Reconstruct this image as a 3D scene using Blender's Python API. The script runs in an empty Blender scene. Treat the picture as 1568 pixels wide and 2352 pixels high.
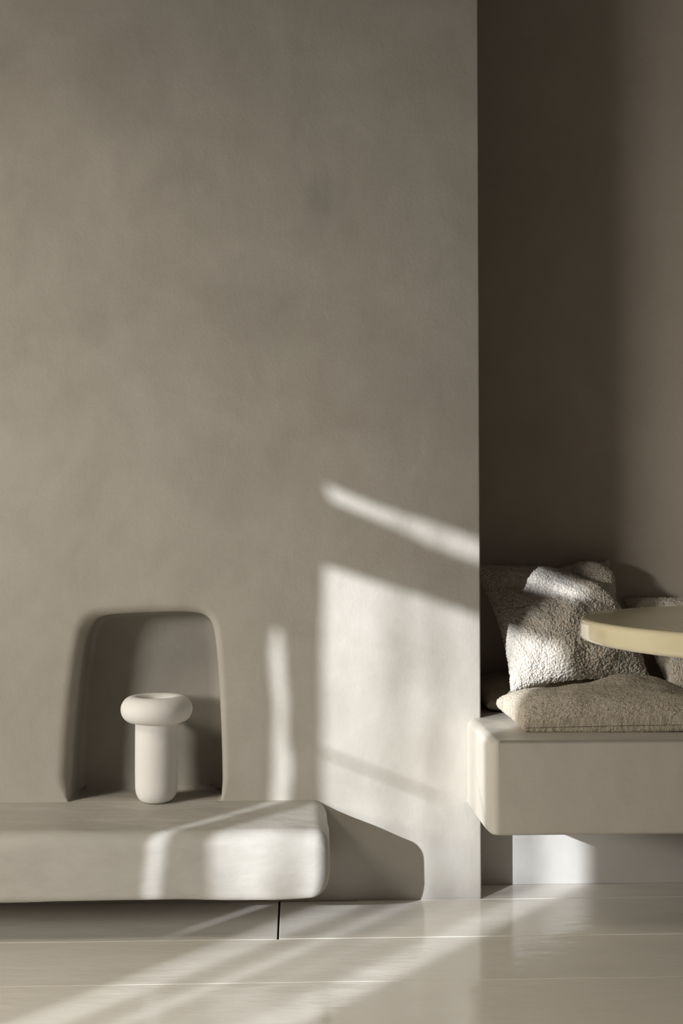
import bpy, bmesh, math, random
from mathutils import Vector, noise, Matrix
random.seed(4)
sc = bpy.context.scene
col = sc.collection
PI = math.pi

# ------------------------------------------------------------------ camera
FPX, W, H = 2700.0, 1568, 2352
PITCH, YAW = math.radians(1.78), math.radians(2.3)
CAM = Vector((0.0, -2.8638, 0.85))
fw = Vector((math.sin(YAW)*math.cos(PITCH), math.cos(YAW)*math.cos(PITCH), math.sin(PITCH)))
rt = Vector((math.cos(YAW), -math.sin(YAW), 0))
up = rt.cross(fw)
def ray(px, py): return fw + rt*((px-W/2)/FPX) + up*((H/2-py)/FPX)
def on_y(px, py, y):
    d = ray(px, py); return CAM + d*((y-CAM.y)/d.y)
def on_z(px, py, z):
    d = ray(px, py); return CAM + d*((z-CAM.z)/d.z)
cd = bpy.data.cameras.new('camera')
cam = bpy.data.objects.new('camera', cd); col.objects.link(cam)
cam.location = CAM
cam.rotation_euler = (PI/2+PITCH, 0, -YAW)
cd.sensor_fit = 'HORIZONTAL'; cd.sensor_width = 24.0
cd.lens = FPX/W*24.0
cd.clip_start = 0.02
sc.camera = cam

# ------------------------------------------------------------------ helpers
def link(name, me, mat=None, parent=None, smooth=True):
    o = bpy.data.objects.new(name, me); col.objects.link(o)
    if mat: me.materials.append(mat)
    if smooth:
        for p in me.polygons: p.use_smooth = True
    if parent: o.parent = parent
    return o
def obj(name, bm, mat=None, parent=None, smooth=True, recalc=True):
    if recalc: bmesh.ops.recalc_face_normals(bm, faces=bm.faces[:])
    me = bpy.data.meshes.new(name); bm.to_mesh(me); bm.free()
    return link(name, me, mat, parent, smooth)
def tag(o, label, cat, group=None):
    o['label'] = label; o['category'] = cat
    if group: o['group'] = group
def struct(o, label=None):
    o['kind'] = 'structure'
    if label: o['label'] = label
    return o
def empty(name, loc):
    o = bpy.data.objects.new(name, None); col.objects.link(o)
    o.location = loc; o.empty_display_size = .1
    return o
def sharp_by_angle(o, deg=35):
    me = o.data
    bm = bmesh.new(); bm.from_mesh(me)
    for e in bm.edges:
        if len(e.link_faces) == 2 and e.calc_face_angle(0) > math.radians(deg): e.smooth = False
    bm.to_mesh(me); bm.free()
def box(bm, x0, x1, y0, y1, z0, z1):
    v = [bm.verts.new(p) for p in ((x0,y0,z0),(x1,y0,z0),(x1,y1,z0),(x0,y1,z0),(x0,y0,z1),(x1,y0,z1),(x1,y1,z1),(x0,y1,z1))]
    for f in ((0,3,2,1),(4,5,6,7),(0,1,5,4),(1,2,6,5),(2,3,7,6),(3,0,4,7)): bm.faces.new([v[i] for i in f])
    return v
def lathe(bm, prof, n=96, c=(0,0,0)):
    rings = []
    for r, z in prof:
        if r < 1e-6: rings.append([bm.verts.new((c[0], c[1], c[2]+z))])
        else: rings.append([bm.verts.new((c[0]+r*math.cos(2*PI*i/n), c[1]+r*math.sin(2*PI*i/n), c[2]+z)) for i in range(n)])
    for a, b in zip(rings, rings[1:]):
        for i in range(n):
            j = (i+1) % n
            if len(a) == 1 and len(b) == 1: continue
            if len(a) == 1: bm.faces.new((a[0], b[j], b[i]))
            elif len(b) == 1: bm.faces.new((a[i], a[j], b[0]))
            else: bm.faces.new((a[i], a[j], b[j], b[i]))

# ------------------------------------------------------------------ materials
def mat_new(name):
    m = bpy.data.materials.new(name); m.use_nodes = True
    nt = m.node_tree; b = nt.nodes['Principled BSDF']
    return m, nt, b
def N(nt, t, **kw):
    n = nt.nodes.new(t)
    for k, v in kw.items():
        if k in n.inputs: n.inputs[k].default_value = v
        else: setattr(n, k, v)
    return n
def mottled(name, c0, c1, rough, layers, bumps, spec=.5, mapping=(1,1,1), coat=0, spots=None):
    """colour mixes between c0 and c1 along a sum of noises; bumps = [(scale, distance, detail)]"""
    m, nt, b = mat_new(name); L = nt.links.new
    tc = N(nt, 'ShaderNodeTexCoord'); mp = N(nt, 'ShaderNodeMapping'); mp.inputs['Scale'].default_value = mapping
    L(tc.outputs['Object'], mp.inputs['Vector'])
    acc = None
    for sc_, det, wgt, dist in layers:
        n = N(nt, 'ShaderNodeTexNoise', Scale=sc_, Detail=det, Roughness=.6, Distortion=dist); L(mp.outputs[0], n.inputs['Vector'])
        mr = N(nt, 'ShaderNodeMapRange'); mr.inputs['From Min'].default_value = .3; mr.inputs['From Max'].default_value = .7
        mr.inputs['To Max'].default_value = wgt
        L(n.outputs['Fac'], mr.inputs['Value'])
        if acc is None: acc = mr.outputs[0]
        else:
            a = N(nt, 'ShaderNodeMath', operation='ADD'); L(acc, a.inputs[0]); L(mr.outputs[0], a.inputs[1]); acc = a.outputs[0]
    mix = N(nt, 'ShaderNodeMix', data_type='RGBA')
    L(acc, mix.inputs[0]); mix.inputs[6].default_value = (*c0, 1); mix.inputs[7].default_value = (*c1, 1)
    colour = mix.outputs[2]
    for (p, r, s) in (spots or []):
        vd = N(nt, 'ShaderNodeVectorMath', operation='DISTANCE'); vd.inputs[1].default_value = p
        nz = N(nt, 'ShaderNodeTexNoise', Scale=9, Detail=2); L(tc.outputs['Object'], nz.inputs['Vector'])
        ad = N(nt, 'ShaderNodeVectorMath', operation='MULTIPLY_ADD'); ad.inputs[1].default_value = (.05, .05, .05)
        L(nz.outputs['Color'], ad.inputs[0]); L(tc.outputs['Object'], ad.inputs[2])
        L(ad.outputs[0], vd.inputs[0])
        r_ = N(nt, 'ShaderNodeMapRange', interpolation_type='SMOOTHSTEP'); r_.inputs['From Min'].default_value = r*.3; r_.inputs['From Max'].default_value = r
        r_.inputs['To Min'].default_value = s; r_.inputs['To Max'].default_value = 1
        L(vd.outputs['Value'], r_.inputs['Value'])
        mu = N(nt, 'ShaderNodeVectorMath', operation='SCALE'); L(colour, mu.inputs[0]); L(r_.outputs[0], mu.inputs['Scale']); colour = mu.outputs[0]
    L(colour, b.inputs['Base Color'])
    b.inputs['Roughness'].default_value = rough
    b.inputs['Specular IOR Level'].default_value = spec
    b.inputs['Coat Weight'].default_value = coat
    prev = None
    for s, d, det in bumps:
        n = N(nt, 'ShaderNodeTexNoise', Scale=s, Detail=det, Roughness=.55); L(mp.outputs[0], n.inputs['Vector'])
        bp = N(nt, 'ShaderNodeBump', Distance=d); bp.inputs['Strength'].default_value = 1
        L(n.outputs['Fac'], bp.inputs['Height'])
        if prev: L(prev, bp.inputs['Normal'])
        prev = bp.outputs['Normal']
    if prev: L(prev, b.inputs['Normal'])
    return m

def P3(px, py): p = on_y(px, py, 0); return (p.x, 0, p.z)
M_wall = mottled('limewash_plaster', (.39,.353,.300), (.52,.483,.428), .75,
    [(1.5,3,.34,.5), (4.2,5,.46,1.1), (13,4,.2,.8)], [(4,.005,2), (22,.0014,3), (130,.0004,3)], spec=.25, mapping=(1.05,1,.9),
    spots=[(P3(765,425),.085,.88), (P3(610,690),.16,.92), (P3(760,520),.13,.94), (P3(240,730),.07,.93), (P3(940,860),.15,.93), (P3(330,170),.2,.93), (P3(30,110),.10,.92)])
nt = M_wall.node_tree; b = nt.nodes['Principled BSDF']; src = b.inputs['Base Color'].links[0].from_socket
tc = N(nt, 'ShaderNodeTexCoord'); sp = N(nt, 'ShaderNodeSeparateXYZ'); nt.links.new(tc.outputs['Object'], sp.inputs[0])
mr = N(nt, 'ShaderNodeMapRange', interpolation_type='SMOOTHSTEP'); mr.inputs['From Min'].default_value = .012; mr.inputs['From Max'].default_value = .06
mr.inputs['To Min'].default_value = 1; mr.inputs['To Max'].default_value = .74  # plaster behind the wall face darkened: niche shade painted into the colour
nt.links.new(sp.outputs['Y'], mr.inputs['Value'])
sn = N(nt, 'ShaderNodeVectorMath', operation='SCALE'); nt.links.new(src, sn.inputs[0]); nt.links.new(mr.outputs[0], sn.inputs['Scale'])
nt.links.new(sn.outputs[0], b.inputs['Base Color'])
M_ledge = mottled('ledge_plaster', (.395,.368,.324), (.51,.483,.437), .6,
    [(2.2,3,.3,.4), (7,4,.4,.8), (22,4,.3,1.0)], [(6,.010,2), (25,.0022,3), (140,.0004,3)], spec=.3, mapping=(.6,1,1.3))
M_recess = mottled('recess_paint', (.53,.46,.38), (.62,.545,.46), .7, [(2,3,.5,.3), (8,3,.4,.5)], [(30,.0012,3), (200,.0003,2)], spec=.25)
M_bench = mottled('bench_paint', (.52,.475,.41), (.58,.535,.465), .42, [(2,3,.4,.3), (10,3,.4,.6)], [(9,.004,2), (60,.0006,3)], spec=.4)
M_plinth = mottled('plinth_white_paint', (.49,.465,.425), (.55,.525,.485), .5, [(3,3,.5,.3), (9,3,.4,.5)], [(40,.0008,3)], spec=.4)
M_floor = mottled('glossy_floor_paint', (.69,.648,.575), (.77,.732,.66), .13, [(1.6,3,.4,.3), (6,3,.3,.5), (30,2,.15,0)], [(5,.0035,2), (26,.0010,3), (120,.00018,3)], spec=.55, mapping=(.35,1,1))
M_dark = mottled('board_gap_dark', (.03,.022,.016), (.06,.045,.03), .9, [(20,2,.5,0)], [])  # plain dark colour for the sheet below the board seams
M_vase = mottled('matt_bisque_ceramic', (.84,.805,.765), (.90,.87,.835), .75, [(8,3,.5,.2), (60,2,.3,0)], [(900,.00022,2)], spec=.2)
M_table = mottled('cream_lacquer', (.79,.69,.445), (.83,.735,.49), .11, [(5,2,.5,0)], [(40,.0006,2)], spec=.6, coat=.4)
M_ceiling = mottled('ceiling_paint', (.12,.11,.09), (.15,.135,.115), .8, [(3,2,.5,0)], [])
M_frame = mottled('window_frame_paint', (.6,.58,.54), (.65,.63,.6), .4, [(5,2,.5,0)], [])
M_sherpa = mottled('sherpa_wool', (.74,.655,.55), (.90,.825,.725), .95, [(60,2,.5,0), (260,3,.5,0)], [(700,.0012,2)], spec=.1)
M_boucle = mottled('boucle_wool', (.50,.425,.32), (.80,.71,.575), .95, [(30,2,.2,0), (330,3,.75,0)], [(330,.003,2)], spec=.1)
for m in (M_sherpa, M_boucle):
    b = m.node_tree.nodes['Principled BSDF']
    nt = m.node_tree; src = b.inputs['Base Color'].links[0].from_socket
    at_ = N(nt, 'ShaderNodeAttribute', attribute_name='pile')  # low pile darkens the colour: painted crevice shade between the curls
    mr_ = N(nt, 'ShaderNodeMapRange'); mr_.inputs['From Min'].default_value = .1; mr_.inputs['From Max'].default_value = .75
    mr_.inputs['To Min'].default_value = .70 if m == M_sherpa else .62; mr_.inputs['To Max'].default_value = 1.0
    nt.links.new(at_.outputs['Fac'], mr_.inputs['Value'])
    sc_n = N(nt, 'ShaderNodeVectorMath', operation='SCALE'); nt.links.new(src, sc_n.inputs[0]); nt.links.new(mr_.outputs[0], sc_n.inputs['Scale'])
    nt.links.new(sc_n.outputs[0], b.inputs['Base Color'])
    if m == M_sherpa:
        b.inputs['Subsurface Weight'].default_value = .45; b.inputs['Subsurface Radius'].default_value = (1, .8, .6); b.inputs['Subsurface Scale'].default_value = .004
    b.inputs['Sheen Weight'].default_value = .08; b.inputs['Sheen Roughness'].default_value = .5

# ------------------------------------------------------------------ room
RX = .4553           # outer corner of the front wall
YR = .345            # depth of the recess behind the front wall plane
XL, XR, ZC, YB = -3.7, 2.3, 2.9, -10.0

# front wall with the arched niche
NPX = [(160,1838),(163,1770),(168,1690),(176,1600),(186,1520),(196,1465),(208,1436),(228,1418),(262,1411),(330,1407),(400,1405),(440,1406),
       (466,1411),(484,1426),(493,1455),(500,1520),(505,1600),(509,1690),(511,1770),(511,1800),(509,1838)]
pts = [on_y(x, y, 0.02) for x, y in NPX]
pts = [Vector((p.x, p.z)) for p in pts]
pts[0].y = pts[-1].y = .2425
# smooth resample (Catmull-Rom) of the open outline, then close it with the flat bottom
def cr(a, b, c, d, t):
    return .5*((2*b)+(c-a)*t+(2*a-5*b+4*c-d)*t*t+(3*b-a-3*c+d)*t**3)
out = []
for i in range(len(pts)-1):
    a, b_, c, d = pts[max(i-1,0)], pts[i], pts[i+1], pts[min(i+2,len(pts)-1)]
    for k in range(5): out.append(cr(a, b_, c, d, k/5))
out.append(pts[-1])
nb = 30
bot = [pts[-1].lerp(pts[0], (k+1)/(nb+1)) for k in range(nb)]
loop = out + bot
n = len(loop)
nrm = []
for i in range(n):
    t = (loop[(i+1) % n]-loop[i-1]).normalized()
    nrm.append(Vector((-t.y, t.x)))      # outline runs clockwise (left side up, over, down): outward is to its left
for i in range(len(out), n): nrm[i] = Vector((0,-1))
nrm[0] = Vector((-1,0)); nrm[len(out)-1] = Vector((1,0))
def wgt(i):
    p = loop[i]; t = max(0, min(1, (p.y-.243)/.05)); return t
ND = .135
def frad(i):                  # outer rounding: wide on the left and top, tight at the sill
    if i >= len(out): return .0005
    nx, nz = nrm[i]
    r = .018 + .016*max(0, -nx) + .008*max(0, nz)
    return .006 + (r-.006)*wgt(i)
def brad(i):
    if i >= len(out): return .012
    return .016 + .022*max(0, nrm[i].x)
rings = []
for a in range(0, 9):
    th = a/8*PI/2
    rings.append([(loop[i]+nrm[i]*(frad(i)*(1-math.sin(th))), frad(i)*(1-math.cos(th))) for i in range(n)])
for a in range(0, 9):
    th = a/8*PI/2
    rings.append([(loop[i]+nrm[i]*(-brad(i)*(1-math.cos(th))), ND-brad(i)+brad(i)*math.sin(th)) for i in range(n)])
bm = bmesh.new()
vr = [[bm.verts.new((p.x, y, p.y)) for p, y in r] for r in rings]
for a, b_ in zip(vr, vr[1:]):
    for i in range(n):
        j = (i+1) % n
        bm.faces.new((a[i], a[j], b_[j], b_[i]))
cx = sum(v.co.x for v in vr[-1])/n; cz = .43
bm.verts.ensure_lookup_table()
e_in = [bm.edges.get((vr[-1][i], vr[-1][(i+1) % n])) for i in range(n)]
bmesh.ops.triangle_fill(bm, edges=e_in, use_beauty=True)
CR_ = .005
outer = [bm.verts.new(p) for p in ((XL,0,0),(RX-CR_,0,0),(RX-CR_,0,ZC),(XL,0,ZC))]
oe = [bm.edges.new((outer[i], outer[(i+1) % 4])) for i in range(4)]
e_out = [bm.edges.get((vr[0][i], vr[0][(i+1) % n])) for i in range(n)]
bmesh.ops.triangle_fill(bm, edges=e_out+oe, use_beauty=True)
pa, pb = outer[1], outer[2]
for k in range(1, 7):
    th = k/6*PI/2
    x, y = RX-CR_+CR_*math.sin(th), CR_*(1-math.cos(th))
    qa, qb = bm.verts.new((x,y,0)), bm.verts.new((x,y,ZC))
    bm.faces.new((pa, qa, qb, pb)); pa, pb = qa, qb
qa, qb = bm.verts.new((RX, YR+.1, 0)), bm.verts.new((RX, YR+.1, ZC))
bm.faces.new((pa, qa, qb, pb))
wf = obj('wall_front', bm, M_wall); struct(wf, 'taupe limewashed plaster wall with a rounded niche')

bm = bmesh.new()
box(bm, RX-.05, XR+.1, YR, YR+.1, 0, ZC)
struct(obj('wall_back', bm, M_recess, smooth=False), 'darker taupe wall at the back of the seating recess')
bm = bmesh.new(); box(bm, XR, XR+.1, YB, YR, 0, ZC)
struct(obj('wall_right', bm, M_ceiling, smooth=False))
bm = bmesh.new(); box(bm, XL-.1, XR+.1, YB, YR+.1, ZC, ZC+.1)
struct(obj('ceiling', bm, M_ceiling, smooth=False))

# floor: wide painted boards with open seams and one butt joint
bm = bmesh.new()
def board(x0, x1, y0, y1, dz=0, g=.0008):
    bev = .0013
    x0 += g; x1 -= g; y0 += g; y1 -= g
    t = [(x0+bev,y0+bev,dz),(x1-bev,y0+bev,dz),(x1-bev,y1-bev,dz),(x0+bev,y1-bev,dz)]
    m_ = [(x0,y0,dz-bev),(x1,y0,dz-bev),(x1,y1,dz-bev),(x0,y1,dz-bev)]
    l = [(x0,y0,dz-.02),(x1,y0,dz-.02),(x1,y1,dz-.02),(x0,y1,dz-.02)]
    T, Mm, Lo = ([bm.verts.new(p) for p in q] for q in (t, m_, l))
    bm.faces.new(T)
    for A, B in ((T, Mm), (Mm, Lo)):
        for i in range(4):
            j = (i+1) % 4
            bm.faces.new((A[i], B[i], B[j], A[j]))
seams = [-.0015, -.272, -.53]
while seams[-1] > YB: seams.append(seams[-1]-.262)
board(RX-.3, XR, seams[0], .135, 0)
JX = -.0345
board(XL, JX-.0016, seams[1], seams[0]+.05, -.001); board(JX+.0016, XR, seams[1], seams[0], 0)
for i in range(1, len(seams)-1):
    xs = [XL] + [random.uniform(-2.5, -1.2), random.uniform(1.2, 2.0)] + [XR]
    for a, b_ in zip(xs, xs[1:]): board(a, b_, seams[i+1], seams[i], random.uniform(-.0006, .0004))
fl = obj('floor', bm, M_floor, smooth=False); struct(fl, 'glossy cream painted wooden floorboards')
bm = bmesh.new(); box(bm, XL, XR, YB, YR, -.05, -.012)
sub = obj('floor_base', bm, M_dark, smooth=False); struct(sub)

# left wall, far outside the picture: its three openings are shaped to cast the sun patches
SM, SK = .845, .352           # sun: per metre of depth moves SM to the right and SK down
def to_left(u, w):           # a point (x,z) of the front wall plane back along the sun to the left wall
    y = -(u-XL)/SM
    return (y, w+SK*(u-XL)/SM)
def wall_uv(px, py): p = on_y(px, py, 0); return (p.x, p.z)
A_ = [(.070,1.012),(.20,.955),(.33,.915),(.45,.872),(.52,.842),(.62,.795),(.62,.765),(.52,.795),(.45,.815),(.33,.858),(.22,.912),(.15,.940),(.082,.968)]
B_L = [(-.054,.65),(-.060,.60),(-.058,.56),(-.052,.50),(-.048,.45),(-.050,.40),(-.051,.32),(-.054,.24),(-.058,.1),(-.068,0),(-.075,-.09)]
B_R = [(-.030,.66),(-.024,.60),(-.019,.54),(-.014,.47),(-.016,.43),(-.013,.38),(-.004,.345),(-.004,.31),(-.012,.26),(-.016,.2),(-.022,.1),(-.036,0),(-.055,-.085)]
C_ = [(.070,.812),(.20,.768),(.33,.728),(.45,.684),(.62,.625),(.645,.55),(.65,.3),(.65,-.6),(.08,-.6),(.072,0),(.066,.3),(.064,.6)]
cu = bpy.data.curves.new('wall_left', 'CURVE'); cu.dimensions = '2D'; cu.fill_mode = 'BOTH'; cu.extrude = .006
def spline(poly):
    s = cu.splines.new('POLY'); s.points.add(len(poly)-1); s.use_cyclic_u = True
    for q, p in zip(s.points, poly): q.co = (p[0], p[1], 0, 1)
spline([(YB,0),(0,0),(0,ZC),(YB,ZC)])
for poly in (A_, B_L+B_R[::-1], C_): spline([to_left(*p) for p in poly])
tmp = bpy.data.objects.new('tmp', cu); col.objects.link(tmp)
bpy.context.view_layer.update()
me = bpy.data.meshes.new_from_object(tmp.evaluated_get(bpy.context.evaluated_depsgraph_get()))
bpy.data.objects.remove(tmp); me.name = 'wall_left'
wl = link('wall_left', me, M_wall, smooth=False)
wl.rotation_euler = (PI/2, 0, PI/2); wl.location = (XL, 0, 0)
struct(wl)

# sheer curtain over the large opening: stripes set into its transparency shape the sun
m, nt, b = mat_new('sheer_curtain_fabric'); L = nt.links.new
nt.nodes.remove(b)
tc = N(nt, 'ShaderNodeTexCoord'); sep = N(nt, 'ShaderNodeSeparateXYZ'); L(tc.outputs['Object'], sep.inputs[0])
nz = N(nt, 'ShaderNodeTexNoise', Scale=2.2, Detail=2); mp = N(nt, 'ShaderNodeMapping'); mp.inputs['Scale'].default_value = (1,1,.8)
L(tc.outputs['Object'], mp.inputs[0]); L(mp.outputs[0], nz.inputs['Vector'])
off = N(nt, 'ShaderNodeMath', operation='MULTIPLY_ADD'); L(nz.outputs['Fac'], off.inputs[0]); off.inputs[1].default_value = .06; off.inputs[2].default_value = -.03
ya = N(nt, 'ShaderNodeMath', operation='ADD'); L(sep.outputs['Y'], ya.inputs[0]); L(off.outputs[0], ya.inputs[1])
y_of = lambda u: -(u-XL)/SM
mr = N(nt, 'ShaderNodeMapRange'); mr.inputs['From Min'].default_value = y_of(.05); mr.inputs['From Max'].default_value = y_of(.70)
L(ya.outputs[0], mr.inputs['Value'])
def ramp(T_):
    rp = N(nt, 'ShaderNodeValToRGB'); L(mr.outputs[0], rp.inputs[0]); rp.color_ramp.interpolation = 'EASE'
    el = rp.color_ramp.elements
    while len(el) < len(T_): el.new(.5)
    for e, (u, t) in zip(el, T_): e.position = (u-.05)/.65; e.color = (t,t,t,1)
    return rp.outputs[0]
r_hi = ramp([(.05,.95),(.13,1.0),(.165,.95),(.21,.66),(.24,.66),(.272,.95),(.315,.60),(.35,.80),(.39,.92),(.43,.72),(.485,.66),(.525,1.0),(.575,1.0),(.615,.55),(.65,.1),(.70,0)])
r_lo = ramp([(.05,.5),(.10,.9),(.135,1.0),(.165,.7),(.195,.28),(.235,.30),(.27,.85),(.30,.42),(.345,.30),(.39,.42),(.43,.30),(.485,.40),(.53,.95),(.575,.9),(.615,.35),(.66,0)])
sy = N(nt, 'ShaderNodeMath', operation='MULTIPLY_ADD'); L(sep.outputs['Y'], sy.inputs[0]); sy.inputs[1].default_value = SK; L(sep.outputs['Z'], sy.inputs[2])
wf_ = N(nt, 'ShaderNodeMapRange', interpolation_type='SMOOTHSTEP'); wf_.inputs['From Min'].default_value = -.04; wf_.inputs['From Max'].default_value = .12
L(sy.outputs[0], wf_.inputs['Value'])
mxr = N(nt, 'ShaderNodeMix', data_type='RGBA'); L(wf_.outputs[0], mxr.inputs[0]); L(r_lo, mxr.inputs[6]); L(r_hi, mxr.inputs[7])
# uneven weave from top to bottom
n2 = N(nt, 'ShaderNodeTexNoise', Scale=5.5, Detail=3, Roughness=.55); L(tc.outputs['Object'], n2.inputs['Vector'])
m2 = N(nt, 'ShaderNodeMapRange'); m2.inputs['From Min'].default_value = .3; m2.inputs['From Max'].default_value = .7; m2.inputs['To Min'].default_value = .74; m2.inputs['To Max'].default_value = 1.06
L(n2.outputs['Fac'], m2.inputs['Value'])
mu = N(nt, 'ShaderNodeMath', operation='MULTIPLY'); L(mxr.outputs[2], mu.inputs[0]); L(m2.outputs[0], mu.inputs[1]); mu.use_clamp = True
tr = N(nt, 'ShaderNodeBsdfTransparent'); L(mu.outputs[0], tr.inputs['Color'])
L(tr.outputs[0], nt.nodes['Material Output'].inputs['Surface'])
bm = bmesh.new()
ys = [y_of(.0)+(y_of(.75)-y_of(.0))*i/80 for i in range(81)]
prev = None
for i, y in enumerate(ys):
    x = XL+.03+.008*math.sin(i*.9)
    a = (bm.verts.new((x,y,.4)), bm.verts.new((x,y,2.75)))
    if prev: bm.faces.new((prev[0], a[0], a[1], prev[1]))
    prev = a
cur = obj('sheer_curtain', bm, m); tag(cur, 'pale sheer curtain hanging over the sunlit window opening', 'curtain')
# thin unseen glazing bar ending inside the large opening, placed for its faint shadow
bm = bmesh.new()
p0, p1 = to_left(.05,.375), to_left(.38,.244)
q = Vector((0, p1[0]-p0[0], p1[1]-p0[1])); nn = Vector((0, -q.z, q.y)).normalized()*.0028
vs = []
for x in (XL-.03, XL-.02):
    for p in (p0, p1):
        for s in (-1, 1): vs.append(bm.verts.new((x, p[0]+s*nn.y, p[1]+s*nn.z)))
for f in ((0,1,3,2),(4,6,7,5),(0,2,6,4),(1,5,7,3),(0,4,5,1),(2,3,7,6)): bm.faces.new([vs[i] for i in f])
struct(obj('glazing_bar', bm, M_frame, smooth=False))

# ------------------------------------------------------------------ plaster ledge
def rrect(y0, y1, z0, z1, inset, r):   # closed profile in (y,z); r = (front top, front bottom, back bottom, back top)
    y0 += inset; z0 += inset; z1 -= inset
    P = []
    for (cy, cz_, a0, rr) in ((y0, z1, PI, r[0]), (y1, z1, PI/2, r[3]), (y1, z0, 0, r[2]), (y0, z0, -PI/2, r[1])):
        rr = max(rr-inset*.3, .004)
        sy = 1 if cy == y0 else -1; sz = -1 if cz_ == z1 else 1
        for k in range(9):
            a = a0 - k/8*PI/2
            P.append((cy+sy*rr+rr*math.cos(a), cz_+sz*rr+rr*math.sin(a)))
    return P
def resample(P, m):
    L_ = [0]; Q = P+[P[0]]
    for a, b in zip(Q, Q[1:]): L_.append(L_[-1]+math.hypot(b[0]-a[0], b[1]-a[1]))
    o = []; k = 0
    for i in range(m):
        s = L_[-1]*i/m
        while L_[k+1] < s: k += 1
        t = (s-L_[k])/max(L_[k+1]-L_[k], 1e-9)
        o.append((Q[k][0]+(Q[k+1][0]-Q[k][0])*t, Q[k][1]+(Q[k+1][1]-Q[k][1])*t))
    return o
LX0, LX1, LZ0, LZ1, LY = -1.75, .078, .0915, .2422, -.302
bm = bmesh.new(); rings = []
xs = []
re = .034
for k in range(0, 9):
    th = k/8*PI/2; xs.append((LX0+re*(1-math.sin(th)), re*(1-math.cos(th))))
xs = [(LX0+re*(1-math.sin(k/8*PI/2)), re*(1-math.sin((8-k)/8*PI/2))) for k in range(9)]
xs = [(LX0+re*(1-math.cos(k/8*PI/2)), re*(1-math.sin(k/8*PI/2))) for k in range(9)]
nmid = 180
mid = [(LX0+re+(LX1-LX0-2*re)*(k/nmid), 0) for k in range(1, nmid)]
xe = [(LX1-re*(1-math.cos((8-k)/8*PI/2)), re*(1-math.sin((8-k)/8*PI/2))) for k in range(9)]
MP = 120
for x, ins in xs+mid+xe:
    prof = resample(rrect(LY, .004, LZ0, LZ1, ins, (.030, .010, .004, .004)), MP)
    ring = []
    for y, z in prof:
        p = Vector((x, y, z))
        f = max(0, min(1, -y/.06))                 # stays true where it meets the wall
        top = max(0, min(1, (z-.15)/.06))
        k1 = noise.noise(Vector((x*3.1, y*5, z*6)))*.0035 + noise.noise(Vector((x*9, y*11, z*14+3)))*.0014
        p.y += f*k1*.9
        p.z += f*k1*.8 - f*top*.004
        # the free end leans a little, lumpy like hand-applied plaster
        e = max(0, min(1, (x-(LX1-.12))/.12))
        p.x += e*(noise.noise(Vector((0, y*9, z*13+7)))*.006 - (.012*max(0, (LZ0+.05-z)/.05)*f))
        p.z += e*f*.006*max(0, (LZ0+.03-z)/.03)
        ring.append(bm.verts.new(p))
    rings.append(ring)
for a, b_ in zip(rings, rings[1:]):
    for i in range(MP):
        j = (i+1) % MP
        bm.faces.new((a[i], a[j], b_[j], b_[i]))
bm.faces.new(rings[0]); bm.faces.new(rings[-1][::-1])
led = obj('ledge', bm, M_ledge); sharp_by_angle(led, 50)
tag(led, 'thick rounded plaster ledge floating just above the floor below the niche', 'ledge')

# ------------------------------------------------------------------ vase
VC = on_z(355, 1846, .2425); vx, vy, vz = VC.x, VC.y+.034, .2415
vz = .2415
tz = on_y(358, 1628, vy).z - vz
v = empty('vase', (vx, vy, vz))
tag(v, 'off-white matt ceramic vase with fat ring rim, standing before the niche', 'vase')
bm = bmesh.new()
prof = [(0, 0), (.028, 0)]
for k in range(1, 13):
    th = k/12*PI/2
    prof.append((.028+.0225*math.sin(th), .036*(1-math.cos(th))))
prof += [(.0512, .08), (.0514, .13), (.0512, tz-.02), (.048, tz-.004), (.040, tz), (.033, tz-.02), (.031, .08), (.02, .05), (0, .045)]
lathe(bm, prof); obj('body', bm, M_vase, v)
bm = bmesh.new(); ms = 40; prof = []
for k in range(ms+1):
    a = 2*PI*k/ms
    prof.append((.0572+.0288*math.cos(a), tz+.0315*math.sin(a)))
lathe(bm, prof); bmesh.ops.remove_doubles(bm, verts=bm.verts[:], dist=1e-5)
obj('rim', bm, M_vase, v)

# ------------------------------------------------------------------ bench
BX, BY, BZ0, BZ1 = .421, -.343, .2345, .4375
be = empty('bench', (1.0, .1, 0))
tag(be, 'built-in floating bench with rounded end in beige paint, filling the recess', 'bench')
bm = bmesh.new()
poly = [(BX, BY), (XR-.002, BY), (XR-.002, YR-.0025), (RX+.0005, YR-.0025), (RX+.0005, -.0005), (BX, -.0005)]
lo = [bm.verts.new((x-1.0, y-.1, BZ0)) for x, y in poly]; hi = [bm.verts.new((x-1.0, y-.1, BZ1)) for x, y in poly]
bm.faces.new(lo[::-1]); bm.faces.new(hi)
for i in range(6):
    j = (i+1) % 6; bm.faces.new((lo[i], lo[j], hi[j], hi[i]))
bm.edges.ensure_lookup_table()
def ed(a, b_): return bm.edges.get((a, b_))
bmesh.ops.bevel(bm, geom=[ed(lo[0], hi[0]), ed(hi[0], hi[5])], offset=.022, segments=8, profile=.5, affect='EDGES')
eds = [e for e in bm.edges if abs(e.verts[0].co.y-(BY-.1)) < .0225 and abs(e.verts[1].co.y-(BY-.1)) < .0225 and e.is_manifold and e.calc_face_angle(0) > 1.0
       and abs(e.verts[0].co.z-e.verts[1].co.z) < 1e-4]
bmesh.ops.bevel(bm, geom=eds, offset=.008, segments=4, profile=.5, affect='EDGES')
bs = obj('seat_slab', bm, M_bench, be); sharp_by_angle(bs, 40)
bm = bmesh.new(); box(bm, RX+.001-1, XR-1.002, .119-.1, YR-.1025, .0005, BZ0)
pl = obj('plinth', bm, M_plinth, be, smooth=False); pl['label'] = 'white painted base set back under the bench'

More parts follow.
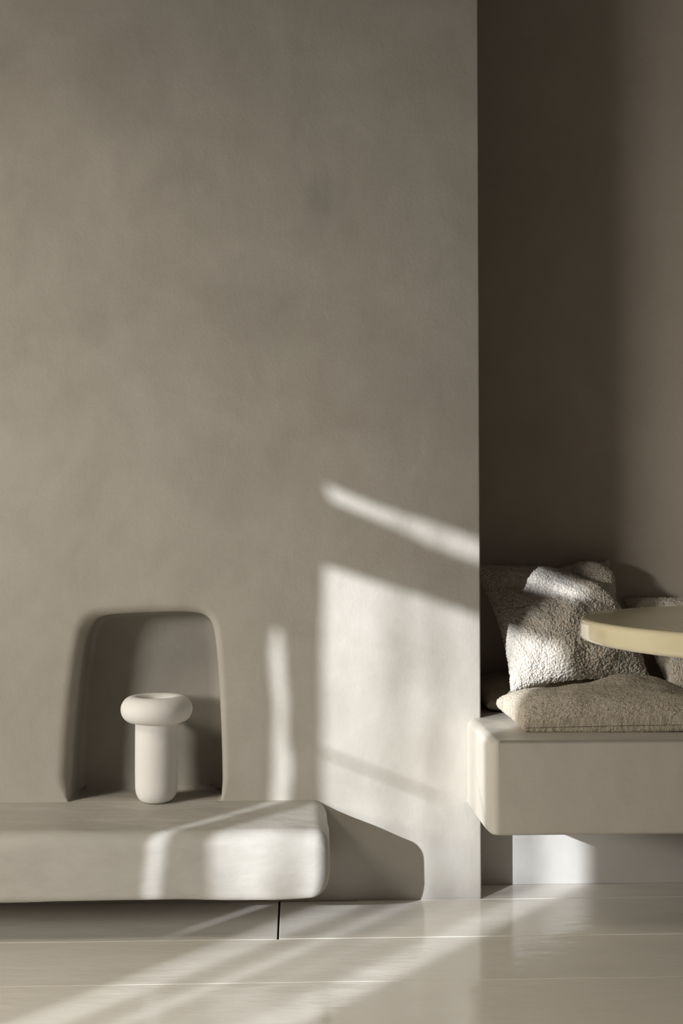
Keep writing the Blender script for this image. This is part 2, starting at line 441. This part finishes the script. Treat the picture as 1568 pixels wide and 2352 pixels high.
# ------------------------------------------------------------------ table
TC, TZ, TR, TT = (.8043, -1.4192), .76, .4383, .0282
t = empty('round_table', (TC[0], TC[1], 0))
tag(t, 'round table with thin glossy cream-yellow lacquered top beside the bench', 'table')
bm = bmesh.new(); er = .007; prof = [(0, TZ-TT), (TR-er, TZ-TT)]
for k in range(1, 7):
    th = k/6*PI/2; prof.append((TR-er+er*math.sin(th), TZ-TT+er*(1-math.cos(th))))
for k in range(0, 7):
    th = k/6*PI/2; prof.append((TR-er+er*math.cos(th), TZ-er+er*math.sin(th)))
prof.append((0, TZ))
lathe(bm, prof, 256); tt = obj('tabletop', bm, M_table, t); sharp_by_angle(tt, 40)
bm = bmesh.new(); lathe(bm, [(0,.018),(.045,.018),(.04,.06),(.037,.4),(.04,TZ-TT-.02),(.09,TZ-TT),(0,TZ-TT)], 48); obj('pedestal', bm, M_table, t)
bm = bmesh.new(); lathe(bm, [(0,0),(.235,0),(.24,.006),(.235,.014),(.05,.02),(0,.02)], 96); b_o = obj('base', bm, M_table, t)

# ------------------------------------------------------------------ cushions
def bilerp(c, s, t):           # c = TL, TR, BR, BL ; s,t in -1..1 (t=1 top)
    a, b = (s+1)/2, (t+1)/2
    return (c[3]*(1-a)+c[2]*a)*(1-b) + (c[0]*(1-a)+c[1]*a)*b
def cushion_mesh(name, corners, tf, tb, pinch=.07, p=.42, res=200, lump=(.006,.004), extra=None, zmin=None, fine=.0006, fold=.006, seed=0, limit=None):
    c = [Vector(q) for q in corners]
    nrm_ = ((c[1]-c[3]).cross(c[0]-c[2])).normalized()     # towards the viewer for TL,TR,BR,BL seen from the front
    bm = bmesh.new(); g = {}
    def par(i): 
        a = -1+2*i/res; return math.sin(a*PI/2)*.55+a*.45
    so = Vector((seed*3.7, seed*1.3, seed*5.1))
    def pos(i, j, side):
        s, t_ = par(i), par(j)
        ss = s*(1-pinch*(1-t_*t_)); tt_ = t_*(1-pinch*(1-s*s))
        P = bilerp(c, ss, tt_)
        h = max(0, (1-s*s)*(1-t_*t_))**p
        T = tf if side > 0 else tb
        d = T*h
        if side > 0:
            d += fold*h**.5*noise.noise(Vector((s*1.6, t_*1.6, 0))+so) + fold*.5*h**.4*noise.noise(Vector((s*4, t_*4, 5))+so)
            if extra: d += extra(s, t_, h)
        P = P + nrm_*(side*d)
        return P
    for j in range(res+1):
        for i in range(res+1):
            g[i, j, 1] = bm.verts.new(pos(i, j, 1))
            edge = i in (0, res) or j in (0, res)
            g[i, j, -1] = g[i, j, 1] if edge else bm.verts.new(pos(i, j, -1))
    for j in range(res):
        for i in range(res):
            bm.faces.new([g[k] for k in ((i,j,1),(i+1,j,1),(i+1,j+1,1),(i,j+1,1))])
            bm.faces.new([g[k] for k in ((i,j,-1),(i,j+1,-1),(i+1,j+1,-1),(i+1,j,-1))])
    bm.normal_update()
    sz, amp = lump
    new = []; hgt = []
    for v_ in bm.verts:
        q = v_.co
        w = q + noise.noise_vector(q*90+so)*.0016
        d1 = noise.voronoi(w/sz)[0]
        d = amp*(1-min(1, d1[0]*1.25)**1.5) + amp*.6*noise.noise(q/(sz*2.3)+so) + fine*noise.noise(q*330+so)
        hgt.append(max(0, 1-d1[0]*1.15) + .35*noise.noise(q*420+so))
        new.append(q + v_.normal*d)
    for v_, q in zip(bm.verts, new):
        if zmin is not None and q.z < zmin: q.z = zmin+(q.z-zmin)*.02
        if limit: limit(q)
        v_.co = q
    bm.normal_update()
    rim = [tuple(g[i,0,1].co) for i in range(res+1)]
    me = bpy.data.meshes.new(name); bm.to_mesh(me); bm.free()
    me['edge'] = [c_ for i in range(res+1) for c_ in rim[i]]
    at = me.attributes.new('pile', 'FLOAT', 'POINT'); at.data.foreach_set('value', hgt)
    return me
def to_wall(q):
    if q.y > YR-.004: q.y = YR-.004+(q.y-YR)*.01
    if q.x < RX+.004 and q.y > 0: q.x = RX+.004

zb = BZ1+.0005
# upright fleece cushions leaning on the back wall
def corner(px, py, y): return on_y(px, py, y)
def fold_a(s, t_, h):
    d = 0
    r = s*.8+t_                              # diagonal folds gathering towards the upper right corner
    d += .017*math.sin(r*10+.6*s)*max(0, min(1, (s+t_-.55)/.6))*h**.3
    d -= .014*math.exp(-((t_-.30+.35*s)/.13)**2)*math.exp(-((s+.25)/.5)**2)*h**.5     # slack crease across the upper left
    d += .016*math.exp(-((s+.15)/.5)**2-((t_+.45)/.4)**2)*h**.4
    d += .016*math.exp(-((t_+.80-.12*s)/.10)**2)*max(0, min(1, (s-.1)/.3))*h**.3       # ridge along the lower right edge
    d -= .014*math.exp(-((t_+.56-.12*s)/.13)**2)*max(0, min(1, (s-.1)/.3))*h**.3
    return d
ca = [corner(1084,1300,.25), corner(1398,1286,.325), corner(1494,1566,.12), corner(1174,1590,.015)]
me = cushion_mesh('fleece_cushion', ca, .070, .03, pinch=.13, p=.42, res=330, lump=(.0047,.0031), extra=fold_a, fine=.0014, fold=.012, seed=3, limit=to_wall)
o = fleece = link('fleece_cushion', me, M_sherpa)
tag(o, 'cream curly fleece cushion half in sunlight, leaning beside the wall corner', 'cushion')
from mathutils.bvhtree import BVHTree
def press(o, top):               # soft cushion gives way under the one lying on it
    T = BVHTree.FromPolygons([v_.co for v_ in top.data.vertices], [p.vertices for p in top.data.polygons])
    for v_ in o.data.vertices:
        lo_ = None; q = Vector((v_.co.x, v_.co.y, zb-.02))
        h = T.ray_cast(q, Vector((0,0,1)))
        if h[0] is not None and h[0].z-.0015 < v_.co.z: v_.co.z = max(zb, h[0].z-.0015)
# loose seat cushion lying on the front of the bench
def seat_extra(s, t_, h):
    return h*(.019*math.exp(-((s-.25)/.62)**2-((t_-.45)/.7)**2) - .020*math.exp(-((s+.45)/.42)**2-((t_-.75)/.5)**2))
fl_ = on_z(1202,1672,zb+.010)
s_c = [tuple(on_z(1139,1617,zb+.036)), (.96,.075,zb+.03), (.985,-.262,zb+.020), (fl_.x, fl_.y, zb+.010)]
me = cushion_mesh('seat_cushion', s_c, .066, .03, pinch=.035, p=.27, res=240, lump=(.0042,.0016), extra=seat_extra, zmin=zb, fold=.009, seed=1, limit=to_wall)
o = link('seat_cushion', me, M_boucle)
tag(o, 'plump grey-beige boucle seat cushion lying at the front edge of the bench', 'cushion')
press(o, fleece)
M_seam = mottled('seam_thread', (.16,.13,.095), (.24,.20,.15), .9, [(200,2,.6,0)], [])
ev = list(me['edge']); path = [Vector(ev[k:k+3])+Vector((0,-.0006,0)) for k in range(0, len(ev), 3)]
path = [p for p in path[4:-1:2]]
bm = bmesh.new(); prev = None
for k, p in enumerate(path):
    d = (path[min(k+1,len(path)-1)]-path[max(k-1,0)]).normalized(); a1 = d.cross(Vector((0,0,1))).normalized(); a2 = d.cross(a1)
    ring = [bm.verts.new(p+(a1*math.cos(q*PI/3)+a2*math.sin(q*PI/3))*.0007) for q in range(6)]
    if prev:
        for q in range(6): bm.faces.new((prev[q], prev[(q+1)%6], ring[(q+1)%6], ring[q]))
    prev = ring
obj('seam', bm, M_seam, o)
# seat cushion behind it
s2 = [(.462,.33,zb+.045), (.90,.33,zb+.045), (.90,.095,zb+.03), (.485,.085,zb+.016)]
me = cushion_mesh('seat_cushion', s2, .050, .035, pinch=.03, p=.3, res=140, lump=(.0042,.0016), zmin=zb, fold=.006, seed=2, limit=to_wall)
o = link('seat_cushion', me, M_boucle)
tag(o, 'shaded flat seat cushion at the back of the bench, corner showing by the wall', 'cushion')
press(o, fleece)
cb = [corner(1432,1376,.325), corner(1745,1374,.33), corner(1800,1625,.17), corner(1550,1602,.12)]
me = cushion_mesh('fleece_cushion', cb, .055, .03, pinch=.03, p=.42, res=240, lump=(.0047,.0031), fine=.0014, fold=.010, seed=6, zmin=zb, limit=to_wall)
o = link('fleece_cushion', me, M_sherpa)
tag(o, 'shaded curly fleece cushion mostly hidden behind the round tabletop', 'cushion')

# ------------------------------------------------------------------ light
sd = bpy.data.lights.new('sun', 'SUN'); sd.energy = 6.2; sd.angle = math.radians(.36); sd.color = (.94, 1, 1.08)
so_ = bpy.data.objects.new('sun', sd); col.objects.link(so_)
so_.rotation_euler = Vector((SM, 1, -SK)).to_track_quat('-Z', 'Y').to_euler()
so_.location = (-6, -6, 4)
def area(name, loc, tgt, sx, sy, power, colr, spread):
    d = bpy.data.lights.new(name, 'AREA'); d.shape = 'RECTANGLE'; d.size = sx; d.size_y = sy; d.energy = power; d.color = colr
    o = bpy.data.objects.new(name, d); col.objects.link(o); o.location = loc
    o.rotation_euler = (Vector(tgt)-Vector(loc)).to_track_quat('-Z', 'Z').to_euler()
    d.spread = math.radians(spread)
    return o
area('window_light', (-3.6, -2.6, 1.35), (-.2, -.1, -.1), .26, 1.3, 40, (1, .965, .91), 94)
area('overhead_fill', (-2.3, -1.45, 2.75), (-.25, -.5, .1), .9, .9, 15, (1, .915, .775), 98)  # added soft fill from above, not a known fixture
w = bpy.data.worlds.new('world'); sc.world = w; w.use_nodes = True
bg = w.node_tree.nodes['Background']; bg.inputs[0].default_value = (1, .93, .83, 1); bg.inputs[1].default_value = .022

sc.view_settings.view_transform = 'Standard'
sc.view_settings.look = 'None'
sc.view_settings.exposure = 0
sc.cycles.use_denoising = True
sc.cycles.max_bounces = 8
sc.cycles.transparent_max_bounces = 16
sc.cycles.sample_clamp_indirect = 4
